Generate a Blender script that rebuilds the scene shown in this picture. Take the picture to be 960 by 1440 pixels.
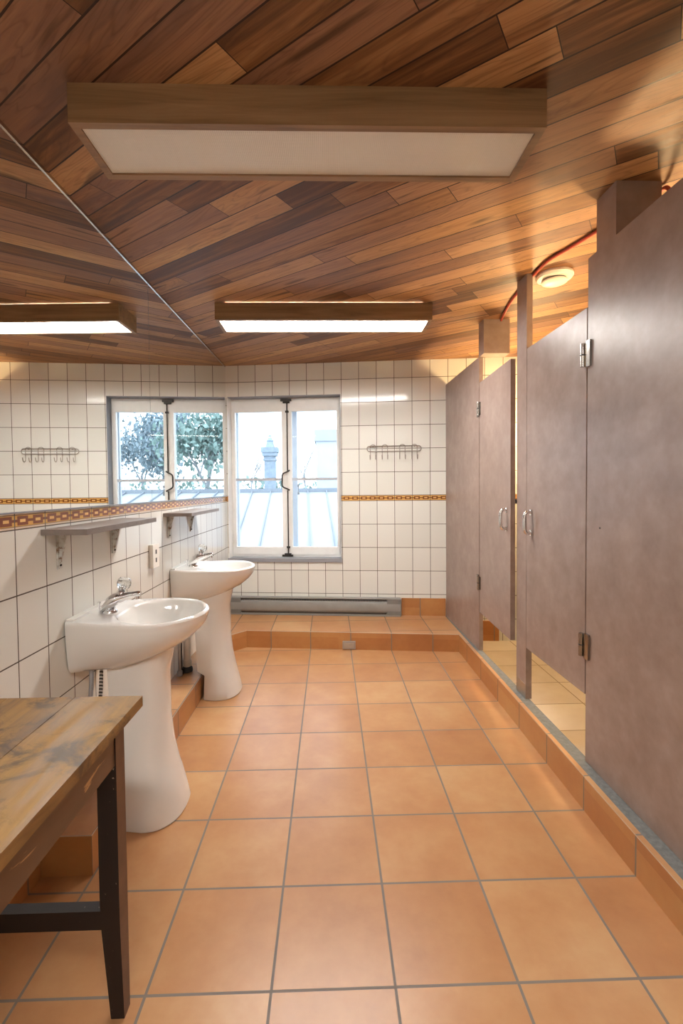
import bpy, bmesh, math, random
from mathutils import Vector, Matrix, Euler
random.seed(7)
S = bpy.context.scene
for o in list(bpy.data.objects):
    bpy.data.objects.remove(o)
COL = S.collection

# ------------------------------------------------------------------ camera
F_PX, YAW, PITCH, ROLL = 666.285, 0.02535, -0.0296, -0.0089
CAM = Vector((0.154, -3.262, 1.231))
cy, sy, cp, sp, cr, sr = (math.cos(YAW), math.sin(YAW), math.cos(PITCH), math.sin(PITCH), math.cos(ROLL), math.sin(ROLL))
fw = Vector((sy*cp, cy*cp, sp)); rt = Vector((cy, -sy, 0)); up = rt.cross(fw)
r2 = rt*cr + up*sr; u2 = -rt*sr + up*cr
cam_d = bpy.data.cameras.new('camera'); cam = bpy.data.objects.new('camera', cam_d); COL.objects.link(cam)
M = Matrix(((r2.x, u2.x, -fw.x), (r2.y, u2.y, -fw.y), (r2.z, u2.z, -fw.z))).to_4x4()
M.translation = CAM
cam.matrix_world = M
cam_d.sensor_fit = 'HORIZONTAL'; cam_d.sensor_width = 36.0
cam_d.lens = F_PX/960*36.0
cam_d.shift_x = 0.0; cam_d.shift_y = -15.0/960
cam_d.clip_start = 0.03; cam_d.clip_end = 300
S.camera = cam

# ------------------------------------------------------------------ world, light, exposure
S.view_settings.view_transform = 'Standard'
S.view_settings.look = 'None'
S.view_settings.gamma = 1.0
S.view_settings.use_curve_mapping = False
S.view_settings.exposure = 1.0
SKY_STRENGTH = 2.2
LAMP_ON = 30.0
TUBE = 8.0
SHOWER_LAMP = 115.0
w = bpy.data.worlds.new('overcast_sky'); S.world = w; w.use_nodes = True
wn = w.node_tree; wn.nodes.clear()
wo = wn.nodes.new('ShaderNodeOutputWorld'); wb = wn.nodes.new('ShaderNodeBackground')
wtc = wn.nodes.new('ShaderNodeTexCoord'); wnz = wn.nodes.new('ShaderNodeTexNoise'); wmx = wn.nodes.new('ShaderNodeMix')
wnz.inputs['Scale'].default_value = 2.0; wnz.inputs['Detail'].default_value = 4
wmx.data_type = 'RGBA'
wmx.inputs[6].default_value = (0.72, 0.86, 1.0, 1); wmx.inputs[7].default_value = (0.92, 0.96, 1.0, 1)
wn.links.new(wtc.outputs['Generated'], wnz.inputs['Vector']); wn.links.new(wnz.outputs['Fac'], wmx.inputs[0])
wn.links.new(wmx.outputs[2], wb.inputs['Color']); wn.links.new(wb.outputs[0], wo.inputs[0])
wb.inputs['Strength'].default_value = SKY_STRENGTH

TH = math.atan(-0.1136)
FO = Vector((-0.7445, 0.9176, 0)); FU = Vector((math.cos(TH), math.sin(TH), 0)); FV = Vector((-math.sin(TH), math.cos(TH), 0))
pl = bpy.data.lights.new('window_portal', 'AREA'); pl.shape = 'RECTANGLE'; pl.size = 1.0; pl.size_y = 1.45
try: pl.cycles.is_portal = True
except Exception: pass
po = bpy.data.objects.new('window_portal', pl); COL.objects.link(po)
pc = FO + FU*0.515 + FV*0.34 + Vector((0, 0, 1.32))
po.matrix_world = Matrix.Translation(pc) @ (-FV).to_track_quat('-Z', 'Y').to_matrix().to_4x4()

# ------------------------------------------------------------------ node helper
class NT:
    def __init__(s, name):
        s.m = bpy.data.materials.new(name); s.m.use_nodes = True
        s.t = s.m.node_tree; s.t.nodes.clear()
        s.out = s.t.nodes.new('ShaderNodeOutputMaterial')
        s.b = s.t.nodes.new('ShaderNodeBsdfPrincipled'); s.t.links.new(s.b.outputs[0], s.out.inputs[0])
    def put(s, sock, v):
        if isinstance(v, bpy.types.NodeSocket): s.t.links.new(v, sock)
        elif sock.type == 'RGBA' and isinstance(v, (int, float)): sock.default_value = (v, v, v, 1)
        elif isinstance(v, (tuple, list)) and len(v) == 3 and sock.type == 'RGBA': sock.default_value = (*v, 1)
        else: sock.default_value = v
    def set(s, **k):
        for n, v in k.items(): s.put(s.b.inputs[n.replace('_', ' ')], v)
        return s
    def math(s, op, a, b=None, c=None, clamp=False):
        n = s.t.nodes.new('ShaderNodeMath'); n.operation = op; n.use_clamp = clamp
        s.put(n.inputs[0], a)
        if b is not None: s.put(n.inputs[1], b)
        if c is not None: s.put(n.inputs[2], c)
        return n.outputs[0]
    def coord(s, which='Object'):
        return s.t.nodes.new('ShaderNodeTexCoord').outputs[which]
    def xyz(s, v):
        n = s.t.nodes.new('ShaderNodeSeparateXYZ'); s.put(n.inputs[0], v); return n.outputs[0], n.outputs[1], n.outputs[2]
    def vec(s, x, y, z=0.0):
        n = s.t.nodes.new('ShaderNodeCombineXYZ'); s.put(n.inputs[0], x); s.put(n.inputs[1], y); s.put(n.inputs[2], z); return n.outputs[0]
    def noise(s, v, scale, detail=3.0, rough=0.55, dist=0.0):
        n = s.t.nodes.new('ShaderNodeTexNoise'); s.put(n.inputs['Vector'], v)
        n.inputs['Scale'].default_value = scale; n.inputs['Detail'].default_value = detail
        n.inputs['Roughness'].default_value = rough; n.inputs['Distortion'].default_value = dist
        return n.outputs['Fac']
    def rand(s, v):
        n = s.t.nodes.new('ShaderNodeTexWhiteNoise'); n.noise_dimensions = '3D'; s.put(n.inputs['Vector'], v); return n.outputs['Value']
    def ramp(s, f, stops, interp='LINEAR'):
        n = s.t.nodes.new('ShaderNodeValToRGB'); e = n.color_ramp; e.interpolation = interp
        while len(e.elements) < len(stops): e.elements.new(0.5)
        for el, (p, c) in zip(e.elements, stops):
            el.position = p; el.color = (*c, 1) if len(c) == 3 else c
        s.put(n.inputs[0], f); return n.outputs[0]
    def mix(s, f, a, b, mode='MIX'):
        n = s.t.nodes.new('ShaderNodeMix'); n.data_type = 'RGBA'; n.blend_type = mode
        s.put(n.inputs[0], f); s.put(n.inputs[6], a); s.put(n.inputs[7], b); return n.outputs[2]
    def mapr(s, v, a, b, c, d):
        n = s.t.nodes.new('ShaderNodeMapRange'); s.put(n.inputs[0], v)
        for i, q in enumerate((a, b, c, d)): n.inputs[1+i].default_value = q
        return n.outputs[0]
    def bump(s, h, strength=0.3, dist=0.004):
        n = s.t.nodes.new('ShaderNodeBump'); n.inputs['Strength'].default_value = strength; n.inputs['Distance'].default_value = dist
        s.put(n.inputs['Height'], h); s.put(s.b.inputs['Normal'], n.outputs[0]); return s
    def joint(s, x, pitch, half, off=0.0):
        """1 on the joint lines x = off + k*pitch, 0 elsewhere; and the cell number"""
        q = s.math('DIVIDE', s.math('SUBTRACT', x, off), pitch)
        fl = s.math('FLOOR', q); fr = s.math('SUBTRACT', q, fl)
        d = s.math('MULTIPLY', s.math('SUBTRACT', 0.5, s.math('ABSOLUTE', s.math('SUBTRACT', fr, 0.5))), pitch)
        return s.math('LESS_THAN', d, half), fl
    def mx(s, *a):
        r = a[0]
        for b in a[1:]: r = s.math('MAXIMUM', r, b)
        return r

def plain(name, col, rough=0.5, metal=0.0, var=0.08, scale=12.0, **k):
    n = NT(name); f = n.noise(n.coord(), scale, 4)
    c0 = tuple(max(0, c*(1-var)) for c in col); c1 = tuple(min(1, c*(1+var)) for c in col)
    n.set(Base_Color=n.ramp(f, [(0.3, c0), (0.7, c1)]), Roughness=rough, Metallic=metal)
    for kk, v in k.items(): n.put(n.b.inputs[kk.replace('_', ' ')], v)
    return n.m

MATS = {}
# terracotta
def terracotta():
    n = NT('terracotta_tile'); x, y, z = n.xyz(n.coord())
    g = n.t.nodes.new('ShaderNodeNewGeometry'); nx, ny, nz = n.xyz(g.outputs['Normal'])
    ax, ay, az = (n.math('ABSOLUTE', q) for q in (nx, ny, nz))
    s = 0.305
    jx, ix = n.joint(x, s, 0.0036); jy, iy = n.joint(y, s, 0.0036)
    jx = n.math('MULTIPLY', jx, n.math('LESS_THAN', ax, 0.6)); jy = n.math('MULTIPLY', jy, n.math('LESS_THAN', ay, 0.6))
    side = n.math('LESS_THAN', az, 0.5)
    lip = n.math('MULTIPLY', side, n.math('GREATER_THAN', z, 0.128))
    lip = n.math('MULTIPLY', lip, n.math('LESS_THAN', z, 0.134))
    j = n.mx(jx, jy)
    iz = n.math('FLOOR', n.math('MULTIPLY', n.math('ADD', z, 0.02), 9.0))
    r = n.rand(n.vec(ix, iy, n.math('ADD', iz, n.math('MULTIPLY', side, 5.0))))
    nz1 = n.noise(n.coord(), 5.0, 5, 0.6); nz2 = n.noise(n.coord(), 30.0, 2, 0.5)
    f = n.math('ADD', n.math('MULTIPLY', r, 0.30), n.math('ADD', n.math('MULTIPLY', nz1, 0.72), n.math('MULTIPLY', nz2, 0.12)))
    c = n.ramp(f, [(0.27, (0.396, 0.173, 0.069)), (0.52, (0.477, 0.232, 0.096)), (0.72, (0.540, 0.296, 0.132)), (0.95, (0.594, 0.374, 0.184))])
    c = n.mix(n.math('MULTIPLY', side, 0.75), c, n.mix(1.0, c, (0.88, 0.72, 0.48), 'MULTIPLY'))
    c = n.mix(j, c, (0.22, 0.185, 0.155)); c = n.mix(lip, c, (0.62, 0.52, 0.42))
    n.set(Base_Color=c, Roughness=n.mix(j, n.mapr(nz2, 0.3, 0.7, 0.295, 0.34), 0.8))
    n.b.inputs['Specular IOR Level'].default_value = 0.5
    n.bump(n.math('ADD', n.math('MULTIPLY', j, -1.0), n.math('MULTIPLY', nz1, 0.35)), 0.35, 0.003)
    return n.m

def shower_tile():
    n = NT('cream_shower_tile'); x, y, z = n.xyz(n.coord())
    jx, ix = n.joint(x, 0.305, 0.003, 0.13); jy, iy = n.joint(y, 0.305, 0.003, 0.1)
    j = n.mx(jx, jy); r = n.rand(n.vec(ix, iy, 3.0)); z1 = n.noise(n.coord(), 7, 5)
    f = n.math('ADD', n.math('MULTIPLY', r, 0.4), n.math('MULTIPLY', z1, 0.7))
    c = n.ramp(f, [(0.25, (0.60, 0.51, 0.42)), (0.8, (0.74, 0.67, 0.58))])
    n.set(Base_Color=n.mix(j, c, (0.26, 0.18, 0.10)), Roughness=0.4)
    return n.m

def white_tile(name, pu, ou, b0, b1, pv0, pv1, em=0.40, chain=(0.20, 0.075, 0.02)):
    """glazed wall tile: UV in metres along the wall and above the floor, a chain border from b0 to b1"""
    n = NT(name); u, v, _ = n.xyz(n.coord('UV'))
    ju, iu = n.joint(u, pu, 0.0021, ou)
    ja, ia = n.joint(v, pv1, 0.0021, b1); jb, ib = n.joint(v, pv0, 0.0021, b0)
    above = n.math('GREATER_THAN', v, (b0+b1)/2)
    jv = n.mix(above, jb, ja)
    band = n.math('MULTIPLY', n.math('GREATER_THAN', v, b0), n.math('LESS_THAN', v, b1))
    j = n.mx(ju, n.math('MULTIPLY', jv, n.math('SUBTRACT', 1.0, band)))
    e0 = n.math('LESS_THAN', n.math('ABSOLUTE', n.math('SUBTRACT', v, b0)), 0.0016)
    e1 = n.math('LESS_THAN', n.math('ABSOLUTE', n.math('SUBTRACT', v, b1)), 0.0016)
    j = n.mx(j, e0, e1)
    wob = n.math('MULTIPLY', n.math('SUBTRACT', n.noise(n.coord('UV'), 1.3, 2), 0.5), 0.05)
    r = n.rand(n.vec(iu, n.mix(above, ib, n.math('ADD', ia, 20.0)), 1.0))
    c = n.ramp(r, [(0.0, (0.70, 0.693, 0.64)), (1.0, (0.75, 0.744, 0.695))])
    # chain border
    q = n.math('DIVIDE', n.math('SUBTRACT', u, ou), pu/2); fu = n.math('SUBTRACT', q, n.math('FLOOR', q))
    dx = n.math('ABSOLUTE', n.math('SUBTRACT', fu, 0.5))
    dv = n.math('ABSOLUTE', n.math('SUBTRACT', n.math('DIVIDE', n.math('SUBTRACT', v, b0), b1-b0), 0.5))
    outer = n.math('MULTIPLY', n.math('LESS_THAN', dx, 0.34), n.math('LESS_THAN', dv, 0.27))
    inner = n.math('MULTIPLY', n.math('LESS_THAN', dx, 0.17), n.math('LESS_THAN', dv, 0.09))
    link = n.math('MULTIPLY', n.math('GREATER_THAN', dx, 0.33), n.math('LESS_THAN', dv, 0.08))
    ring = n.mx(n.math('SUBTRACT', outer, inner), link)
    edge = n.math('GREATER_THAN', dv, em)
    bc = n.mix(ring, n.mix(inner, (0.66, 0.36, 0.09), (0.80, 0.47, 0.17)), chain)
    line = n.math('MULTIPLY', edge, n.math('LESS_THAN', dv, em+0.05))
    bc = n.mix(edge, bc, n.mix(line, (0.70, 0.56, 0.42), (0.30, 0.17, 0.09)))
    c = n.mix(band, c, bc)
    c = n.mix(j, c, (0.075, 0.055, 0.038))
    n.set(Base_Color=c, Roughness=n.mix(j, 0.12, 0.7))
    tilt = n.noise(n.vec(n.math('MULTIPLY', u, 1.0), v, r), 5.0, 2)
    n.bump(n.math('ADD', n.math('MULTIPLY', j, -1.0), n.math('MULTIPLY', tilt, 0.5)), 0.25, 0.0025)
    return n.m

def cedar_ceiling():
    n = NT('cedar_plank_ceiling'); x, y, z = n.xyz(n.coord())
    a = math.radians(-35.5); ca, sa = math.cos(a), math.sin(a)
    p = n.math('ADD', n.math('MULTIPLY', x, ca), n.math('MULTIPLY', y, sa))
    q = n.math('ADD', n.math('MULTIPLY', x, -sa), n.math('MULTIPLY', y, ca))
    jq, iq = n.joint(q, 0.105, 0.0025, -1.452)
    r0 = n.rand(n.vec(iq, 0.0, 0.0))
    p2 = n.math('ADD', p, n.math('MULTIPLY', r0, 9.0))
    jp, ip = n.joint(p2, 1.2, 0.0014)
    r = n.rand(n.vec(iq, ip, 4.0)); rr = n.rand(n.vec(iq, ip, 9.0))
    gv = n.vec(n.math('MULTIPLY', p, 2.2), n.math('MULTIPLY', q, 34.0), n.math('MULTIPLY', r, 40.0))
    g1 = n.noise(gv, 1.0, 4, 0.6, 0.6)
    gv2 = n.vec(n.math('MULTIPLY', p, 1.1), n.math('MULTIPLY', q, 9.0), n.math('MULTIPLY', rr, 40.0))
    g2 = n.noise(gv2, 1.0, 3, 0.5, 1.2)
    rings = n.math('ABSOLUTE', n.math('SINE', n.math('MULTIPLY', g2, 46.0)))
    f = n.math('ADD', n.math('MULTIPLY', r, 0.58), n.math('MULTIPLY', g2, 0.40))
    f = n.math('ADD', f, n.math('MULTIPLY', n.math('SUBTRACT', g1, 0.5), 0.75))
    c = n.ramp(f, [(0.18, (0.106, 0.043, 0.017)), (0.36, (0.237, 0.107, 0.043)), (0.55, (0.375, 0.188, 0.080)), (0.78, (0.500, 0.273, 0.118)), (0.95, (0.587, 0.351, 0.164))])
    c = n.mix(n.math('MULTIPLY', n.math('GREATER_THAN', rr, 0.6), 0.35), c, (0.36, 0.20, 0.145))
    c = n.mix(n.mapr(rings, 0.0, 0.6, 0.34, 0.0), c, (0.10, 0.04, 0.02))
    dark = n.mapr(n.noise(gv2, 2.3, 2, 0.5, 0.5), 0.64, 0.74, 0.0, 0.8)
    c = n.mix(dark, c, (0.055, 0.025, 0.014))
    j = n.mx(jq, jp)
    c = n.mix(j, c, (0.03, 0.013, 0.007))
    n.set(Base_Color=c, Roughness=n.mapr(g1, 0.3, 0.7, 0.42, 0.56))
    n.b.inputs['Specular IOR Level'].default_value = 0.3
    n.bump(n.math('ADD', n.math('MULTIPLY', j, -1.0), n.math('MULTIPLY', g1, 0.12)), 0.3, 0.002)
    return n.m

def wood(name, c0, c1, c2, rough=0.45, axis=0, s_long=2.0, s_cross=26.0, stains=0.0):
    n = NT(name); q = list(n.xyz(n.coord()))
    sc = [s_cross]*3; sc[axis] = s_long
    v = n.vec(*(n.math('MULTIPLY', a, b) for a, b in zip(q, sc)))
    g = n.noise(v, 1.0, 5, 0.62, 0.7)
    c = n.ramp(g, [(0.28, c0), (0.5, c1), (0.74, c2)])
    if stains:
        st = n.mapr(n.noise(n.coord(), 9.0, 6, 0.7, 0.8), 0.50, 0.63, 0.0, stains)
        c = n.mix(st, c, (0.045, 0.024, 0.01))
        st2 = n.mapr(n.noise(n.coord(), 4.0, 4, 0.6), 0.55, 0.75, 0.0, 0.5)
        c = n.mix(st2, c, (0.36, 0.22, 0.085))
    n.set(Base_Color=c, Roughness=n.mapr(g, 0.3, 0.7, rough-0.06, rough+0.1))
    n.bump(g, 0.12, 0.002)
    return n.m

def laminate():
    n = NT('taupe_mottled_laminate')
    a = n.noise(n.coord(), 11.0, 3, 0.5); cl = n.noise(n.coord(), 2.2, 3, 0.5)
    f = n.math('ADD', n.math('MULTIPLY', a, 0.42), n.math('ADD', n.math('MULTIPLY', cl, 0.38), n.math('MULTIPLY', n.noise(n.coord(), 34.0, 3, 0.55), 0.20)))
    c = n.ramp(f, [(0.30, (0.215, 0.146, 0.118)), (0.5, (0.288, 0.207, 0.174)), (0.70, (0.367, 0.280, 0.241))])
    n.set(Base_Color=c, Roughness=0.35)
    return n.m

def worn_paint():
    n = NT('chipped_black_paint')
    a = n.noise(n.coord(), 60.0, 4, 0.6); chip = n.mapr(a, 0.70, 0.73, 0.0, 1.0)
    c = n.mix(chip, (0.011, 0.008, 0.008), (0.42, 0.33, 0.25))
    n.set(Base_Color=c, Roughness=0.5); return n.m

def apron_mat():
    n = NT('worn_brown_apron_paint')
    v = n.xyz(n.coord()); a = n.noise(n.vec(n.math('MULTIPLY', v[0], 6), n.math('MULTIPLY', v[1], 5), n.math('MULTIPLY', v[2], 22)), 1.0, 5, 0.65, 0.5)
    chip = n.mapr(a, 0.60, 0.63, 0.0, 1.0)
    c = n.mix(chip, n.mix(a, (0.10, 0.055, 0.03), (0.17, 0.09, 0.045)), (0.50, 0.30, 0.13))
    n.set(Base_Color=c, Roughness=0.45); return n.m

def emit(name, col, strength, base=(0.8, 0.8, 0.8)):
    n = NT(name); n.set(Base_Color=base, Roughness=0.5, Emission_Color=col, Emission_Strength=strength); return n.m

def prismatic(name, col, strength=0.0, em=(1, 1, 1)):
    n = NT(name); x, y, z = n.xyz(n.coord())
    k = 2*math.pi/0.011
    h = n.math('MULTIPLY', n.math('SINE', n.math('MULTIPLY', n.math('ADD', x, y), k)), n.math('SINE', n.math('MULTIPLY', n.math('SUBTRACT', x, y), k)))
    c = n.ramp(n.mapr(h, -1, 1, 0, 1), [(0.0, tuple(a*0.9 for a in col)), (1.0, col)])
    n.set(Base_Color=c, Roughness=0.35, Emission_Color=em, Emission_Strength=strength)
    n.bump(h, 0.35, 0.002); return n.m

def pane_mat(name='window_glass', tint=(0.97, 0.99, 1.0)):
    n = NT(name); n.t.nodes.remove(n.b)
    tr = n.t.nodes.new('ShaderNodeBsdfTransparent'); tr.inputs[0].default_value = (*tint, 1)
    gl = n.t.nodes.new('ShaderNodeBsdfGlossy'); gl.inputs['Roughness'].default_value = 0.02
    fr = n.t.nodes.new('ShaderNodeFresnel'); fr.inputs[0].default_value = 1.45
    wv = n.noise(n.coord(), 2.0, 2)
    bp = n.t.nodes.new('ShaderNodeBump'); bp.inputs['Strength'].default_value = 0.03; n.put(bp.inputs['Height'], wv)
    n.t.links.new(bp.outputs[0], gl.inputs['Normal'])
    mx = n.t.nodes.new('ShaderNodeMixShader')
    n.put(mx.inputs[0], n.math('MULTIPLY', fr.outputs[0], 0.7)); n.t.links.new(tr.outputs[0], mx.inputs[1]); n.t.links.new(gl.outputs[0], mx.inputs[2])
    n.t.links.new(mx.outputs[0], n.out.inputs[0]); return n.m

def heater_grille():
    n = NT('dark_heater_fins'); x, y, z = n.xyz(n.coord())
    j, _ = n.joint(x, 0.011, 0.003)
    n.set(Base_Color=n.mix(j, (0.03, 0.03, 0.03), (0.30, 0.29, 0.27)), Roughness=0.5, Metallic=0.2); return n.m

def braided():
    n = NT('braided_hose'); x, y, z = n.xyz(n.coord())
    h = n.math('SINE', n.math('MULTIPLY', n.math('ADD', z, n.math('MULTIPLY', y, 0.6)), 480.0))
    n.set(Base_Color=n.ramp(n.mapr(h, -1, 1, 0, 1), [(0.3, (0.05, 0.045, 0.04)), (0.7, (0.55, 0.52, 0.48))]), Roughness=0.4, Metallic=0.4); return n.m

def brackets_mat():
    n = NT('worn_white_bracket_paint'); a = n.noise(n.coord(), 45, 5, 0.65)
    n.set(Base_Color=n.ramp(a, [(0.36, (0.20, 0.10, 0.045)), (0.46, (0.52, 0.50, 0.45)), (0.6, (0.66, 0.67, 0.64))]), Roughness=0.5); return n.m

def leaf_mat(name, a, b):
    n = NT(name); f = n.noise(n.coord(), 6, 4)
    n.set(Base_Color=n.ramp(f, [(0.3, a), (0.7, b)]), Roughness=0.6); return n.m

TERRA = terracotta(); SHOWER = shower_tile(); CEDAR = cedar_ceiling(); LAM = laminate()
FAR_TILE = white_tile('white_wall_tile_far', 0.1494, 0.1172, 1.114, 1.161, 0.2, 0.1978)
LEFT_TILE = white_tile('white_wall_tile_left', 0.1485, 0.0664, 1.112, 1.164, 0.1995, 0.198, 0.31, (0.22, 0.07, 0.035))
PLAIN_TILE = white_tile('white_wall_tile_plain', 0.1494, 0.0, 1.114, 1.161, 0.2, 0.1978)
FRAME_WOOD = wood('light_box_oak', (0.155, 0.084, 0.036), (0.270, 0.155, 0.072), (0.365, 0.223, 0.111), 0.45, 0, 1.6, 30)
TABLE_WOOD = wood('worn_pine_top', (0.13, 0.06, 0.016), (0.27, 0.145, 0.042), (0.41, 0.24, 0.078), 0.45, 1, 3.0, 24, 0.85)
BLACK_PAINT = worn_paint(); APRON = apron_mat()
SHELF = plain('grey_brown_shelf_laminate', (0.20, 0.165, 0.145), 0.45, 0, 0.12, 30)
BRACKET = brackets_mat()
CERAMIC = plain('white_vitreous_china', (0.80, 0.785, 0.75), 0.07, 0, 0.012, 3, Coat_Weight=0.4, Coat_Roughness=0.05)
CHROME = plain('polished_chrome', (0.74, 0.74, 0.75), 0.12, 1.0, 0.03, 30)
STEEL = plain('brushed_steel', (0.50, 0.48, 0.45), 0.32, 1.0, 0.08, 50)
HINGE = plain('dark_chrome_hinge', (0.40, 0.385, 0.36), 0.22, 1.0, 0.06, 40)
LEG_SIDE = plain('brown_leg_side', (0.125, 0.062, 0.032), 0.5, 0, 0.2, 22)  # brown for the outward leg faces, the other faces stay black
PEWTER = plain('dull_metal_wire', (0.36, 0.33, 0.29), 0.42, 0.8, 0.1, 40)
DARK_METAL = plain('blackened_iron', (0.045, 0.038, 0.034), 0.45, 0.6, 0.2, 40)
MIRROR = plain('silvered_mirror', (0.86, 0.88, 0.87), 0.0, 1.0, 0.004, 3)
MIRROR_EDGE = plain('mirror_channel_metal', (0.62, 0.60, 0.56), 0.25, 1.0, 0.05, 30)
WHITE_PAINT = plain('white_window_paint', (0.85, 0.845, 0.82), 0.4, 0, 0.03, 14)
GREY_PAINT = plain('grey_reveal_paint', (0.27, 0.28, 0.31), 0.5, 0, 0.06, 9)
MUNTIN = plain('daylight_greyed_bar_paint', (0.50, 0.53, 0.58), 0.45, 0, 0.03, 14)  # white bars greyed cool: the daylight bleed is put into the colour
STORM_PAINT = plain('pale_storm_window_paint', (0.60, 0.68, 0.78), 0.5, 0, 0.04, 9)
GLASS = pane_mat()
HEATER = plain('grey_heater_enamel', (0.30, 0.30, 0.285), 0.38, 0.15, 0.05, 12)
HEATER_CAP = plain('dark_grey_heater_enamel', (0.20, 0.20, 0.19), 0.4, 0.15, 0.06, 12)
FINS = heater_grille()
GROUT = plain('grey_cement_grout', (0.17, 0.175, 0.168), 0.85, 0, 0.22, 60)
PLASTIC = plain('cream_white_plastic', (0.80, 0.77, 0.70), 0.35, 0, 0.02, 9)
PLASTIC_D = plain('dark_slot_plastic', (0.08, 0.07, 0.06), 0.5, 0, 0.1, 9)
GREY_PLASTIC = plain('grey_metal_plate', (0.42, 0.41, 0.40), 0.35, 0.5, 0.06, 20)
RED_CORD = plain('red_cord_jacket', (0.42, 0.055, 0.025), 0.45, 0, 0.12, 30)
PVC = plain('pale_drain_pipe', (0.62, 0.55, 0.47), 0.4, 0, 0.06, 12)
RUBBER = plain('black_rubber', (0.02, 0.02, 0.022), 0.6, 0, 0.2, 20)
GREY_PIPE = plain('grey_pipe', (0.36, 0.37, 0.39), 0.4, 0.4, 0.1, 20)
HOSE = braided()
ACRYLIC = plain('clear_acrylic_knob', (0.92, 0.94, 0.93), 0.06, 0, 0.01, 9, Transmission_Weight=0.85, IOR=1.45)
DIFF_OFF = prismatic('unlit_prismatic_panel', (0.84, 0.79, 0.70))
DIFF_ON = prismatic('lit_prismatic_panel', (0.8, 0.8, 0.78), LAMP_ON, (1.0, 0.965, 0.92))
TUBE_M = emit('fluorescent_tube', (1.0, 0.80, 0.48), TUBE)
BULB = emit('warm_globe', (1.0, 0.69, 0.34), SHOWER_LAMP)
PLASTER = plain('cream_plaster', (0.70, 0.66, 0.60), 0.7, 0, 0.03, 5)
CEMENT = plain('grey_cement', (0.4, 0.39, 0.37), 0.8, 0, 0.1, 8)

# ------------------------------------------------------------------ mesh helpers
def finish(name, bm, mat, parent=None, smooth=None, bevel=0.0, mats=None, seg=2):
    if bevel:
        bmesh.ops.bevel(bm, geom=[e for e in bm.edges if len(e.link_faces) == 2 and e.calc_face_angle(0) > 0.6], offset=bevel, segments=seg, affect='EDGES', clamp_overlap=True)
    bmesh.ops.recalc_face_normals(bm, faces=bm.faces[:])
    me = bpy.data.meshes.new(name); bm.to_mesh(me); bm.free()
    for m in (mats or [mat]): me.materials.append(m)
    if smooth is None: smooth = bool(bevel)
    if smooth:
        for p in me.polygons: p.use_smooth = True
        me.set_sharp_from_angle(angle=math.radians(38))
    o = bpy.data.objects.new(name, me); COL.objects.link(o)
    if parent: o.parent = parent
    return o

class Fr:
    """a local frame: x along u, y along v (behind the face), z up"""
    def __init__(s, o, u, v): s.o, s.u, s.v = Vector(o), Vector(u), Vector(v)
    def p(s, x, y, z): return s.o + s.u*x + s.v*y + Vector((0, 0, z))
W0 = Fr((0, 0, 0), (1, 0, 0), (0, 1, 0))
FAR = Fr(FO, FU, FV)
lt = math.atan(0.016)
LEFT = Fr(FO, (-math.sin(lt), -math.cos(lt), 0), (-math.cos(lt), math.sin(lt), 0))       # x = distance from the far corner
def LS(Y): return (FO.y - Y)/math.cos(lt)
pt = math.atan(0.014)
PART = Fr((1.142, 0, 0), (math.sin(pt), -math.cos(pt), 0), (math.cos(pt), math.sin(pt), 0))  # x = -Y

def box(bm, x, y, z, fr=W0, uv=False, mi=0):
    c = [bm.verts.new(fr.p(a, b, d)) for d in z for b in y for a in x]
    loc = [(a, b, d) for d in z for b in y for a in x]
    fs = [(0, 2, 3, 1), (4, 5, 7, 6), (0, 1, 5, 4), (2, 6, 7, 3), (0, 4, 6, 2), (1, 3, 7, 5)]
    L = bm.loops.layers.uv.verify() if uv else None
    out = []
    for k, f in enumerate(fs):
        face = bm.faces.new([c[i] for i in f]); face.material_index = mi; out.append(face)
        if uv:
            for lp, i in zip(face.loops, f):
                a, b, d = loc[i]
                lp[L].uv = (a, b) if k < 2 else ((a, d) if k < 4 else (b, d))
    return out
def tube(bm, pts, r, n=8, closed=False, cap=True):
    pts = [Vector(p) for p in pts]; N = len(pts); rings = []
    rs = r if isinstance(r, (list, tuple)) else [r]*N
    prev = None
    for i, p in enumerate(pts):
        if closed: t = (pts[(i+1) % N]-pts[i-1])
        else: t = pts[min(i+1, N-1)]-pts[max(i-1, 0)]
        t.normalize()
        if prev is None:
            a = Vector((0, 0, 1)) if abs(t.z) < 0.9 else Vector((1, 0, 0))
            nrm = t.cross(a).normalized()
        else:
            nrm = (prev - t*prev.dot(t)).normalized()
        prev = nrm; b = t.cross(nrm)
        rings.append([bm.verts.new(p + (nrm*math.cos(2*math.pi*k/n) + b*math.sin(2*math.pi*k/n))*rs[i]) for k in range(n)])
    for i in range(N if closed else N-1):
        A, B = rings[i], rings[(i+1) % N]
        for k in range(n): bm.faces.new([A[k], A[(k+1) % n], B[(k+1) % n], B[k]])
    if cap and not closed:
        bm.faces.new(rings[0][::-1]); bm.faces.new(rings[-1])
def lathe(bm, prof, c=(0, 0, 0), n=24, axis='Z', rot=None):
    """prof = [(radius, height)]"""
    c = Vector(c); rings = []
    for r, h in prof:
        ring = []
        for k in range(n):
            a = 2*math.pi*k/n; v = Vector((r*math.cos(a), r*math.sin(a), h))
            if rot is not None: v = rot @ v
            ring.append(bm.verts.new(c+v))
        rings.append(ring)
    for A, B in zip(rings, rings[1:]):
        for k in range(n): bm.faces.new([A[k], A[(k+1) % n], B[(k+1) % n], B[k]])
    bm.faces.new(rings[0][::-1]); bm.faces.new(rings[-1])
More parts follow.
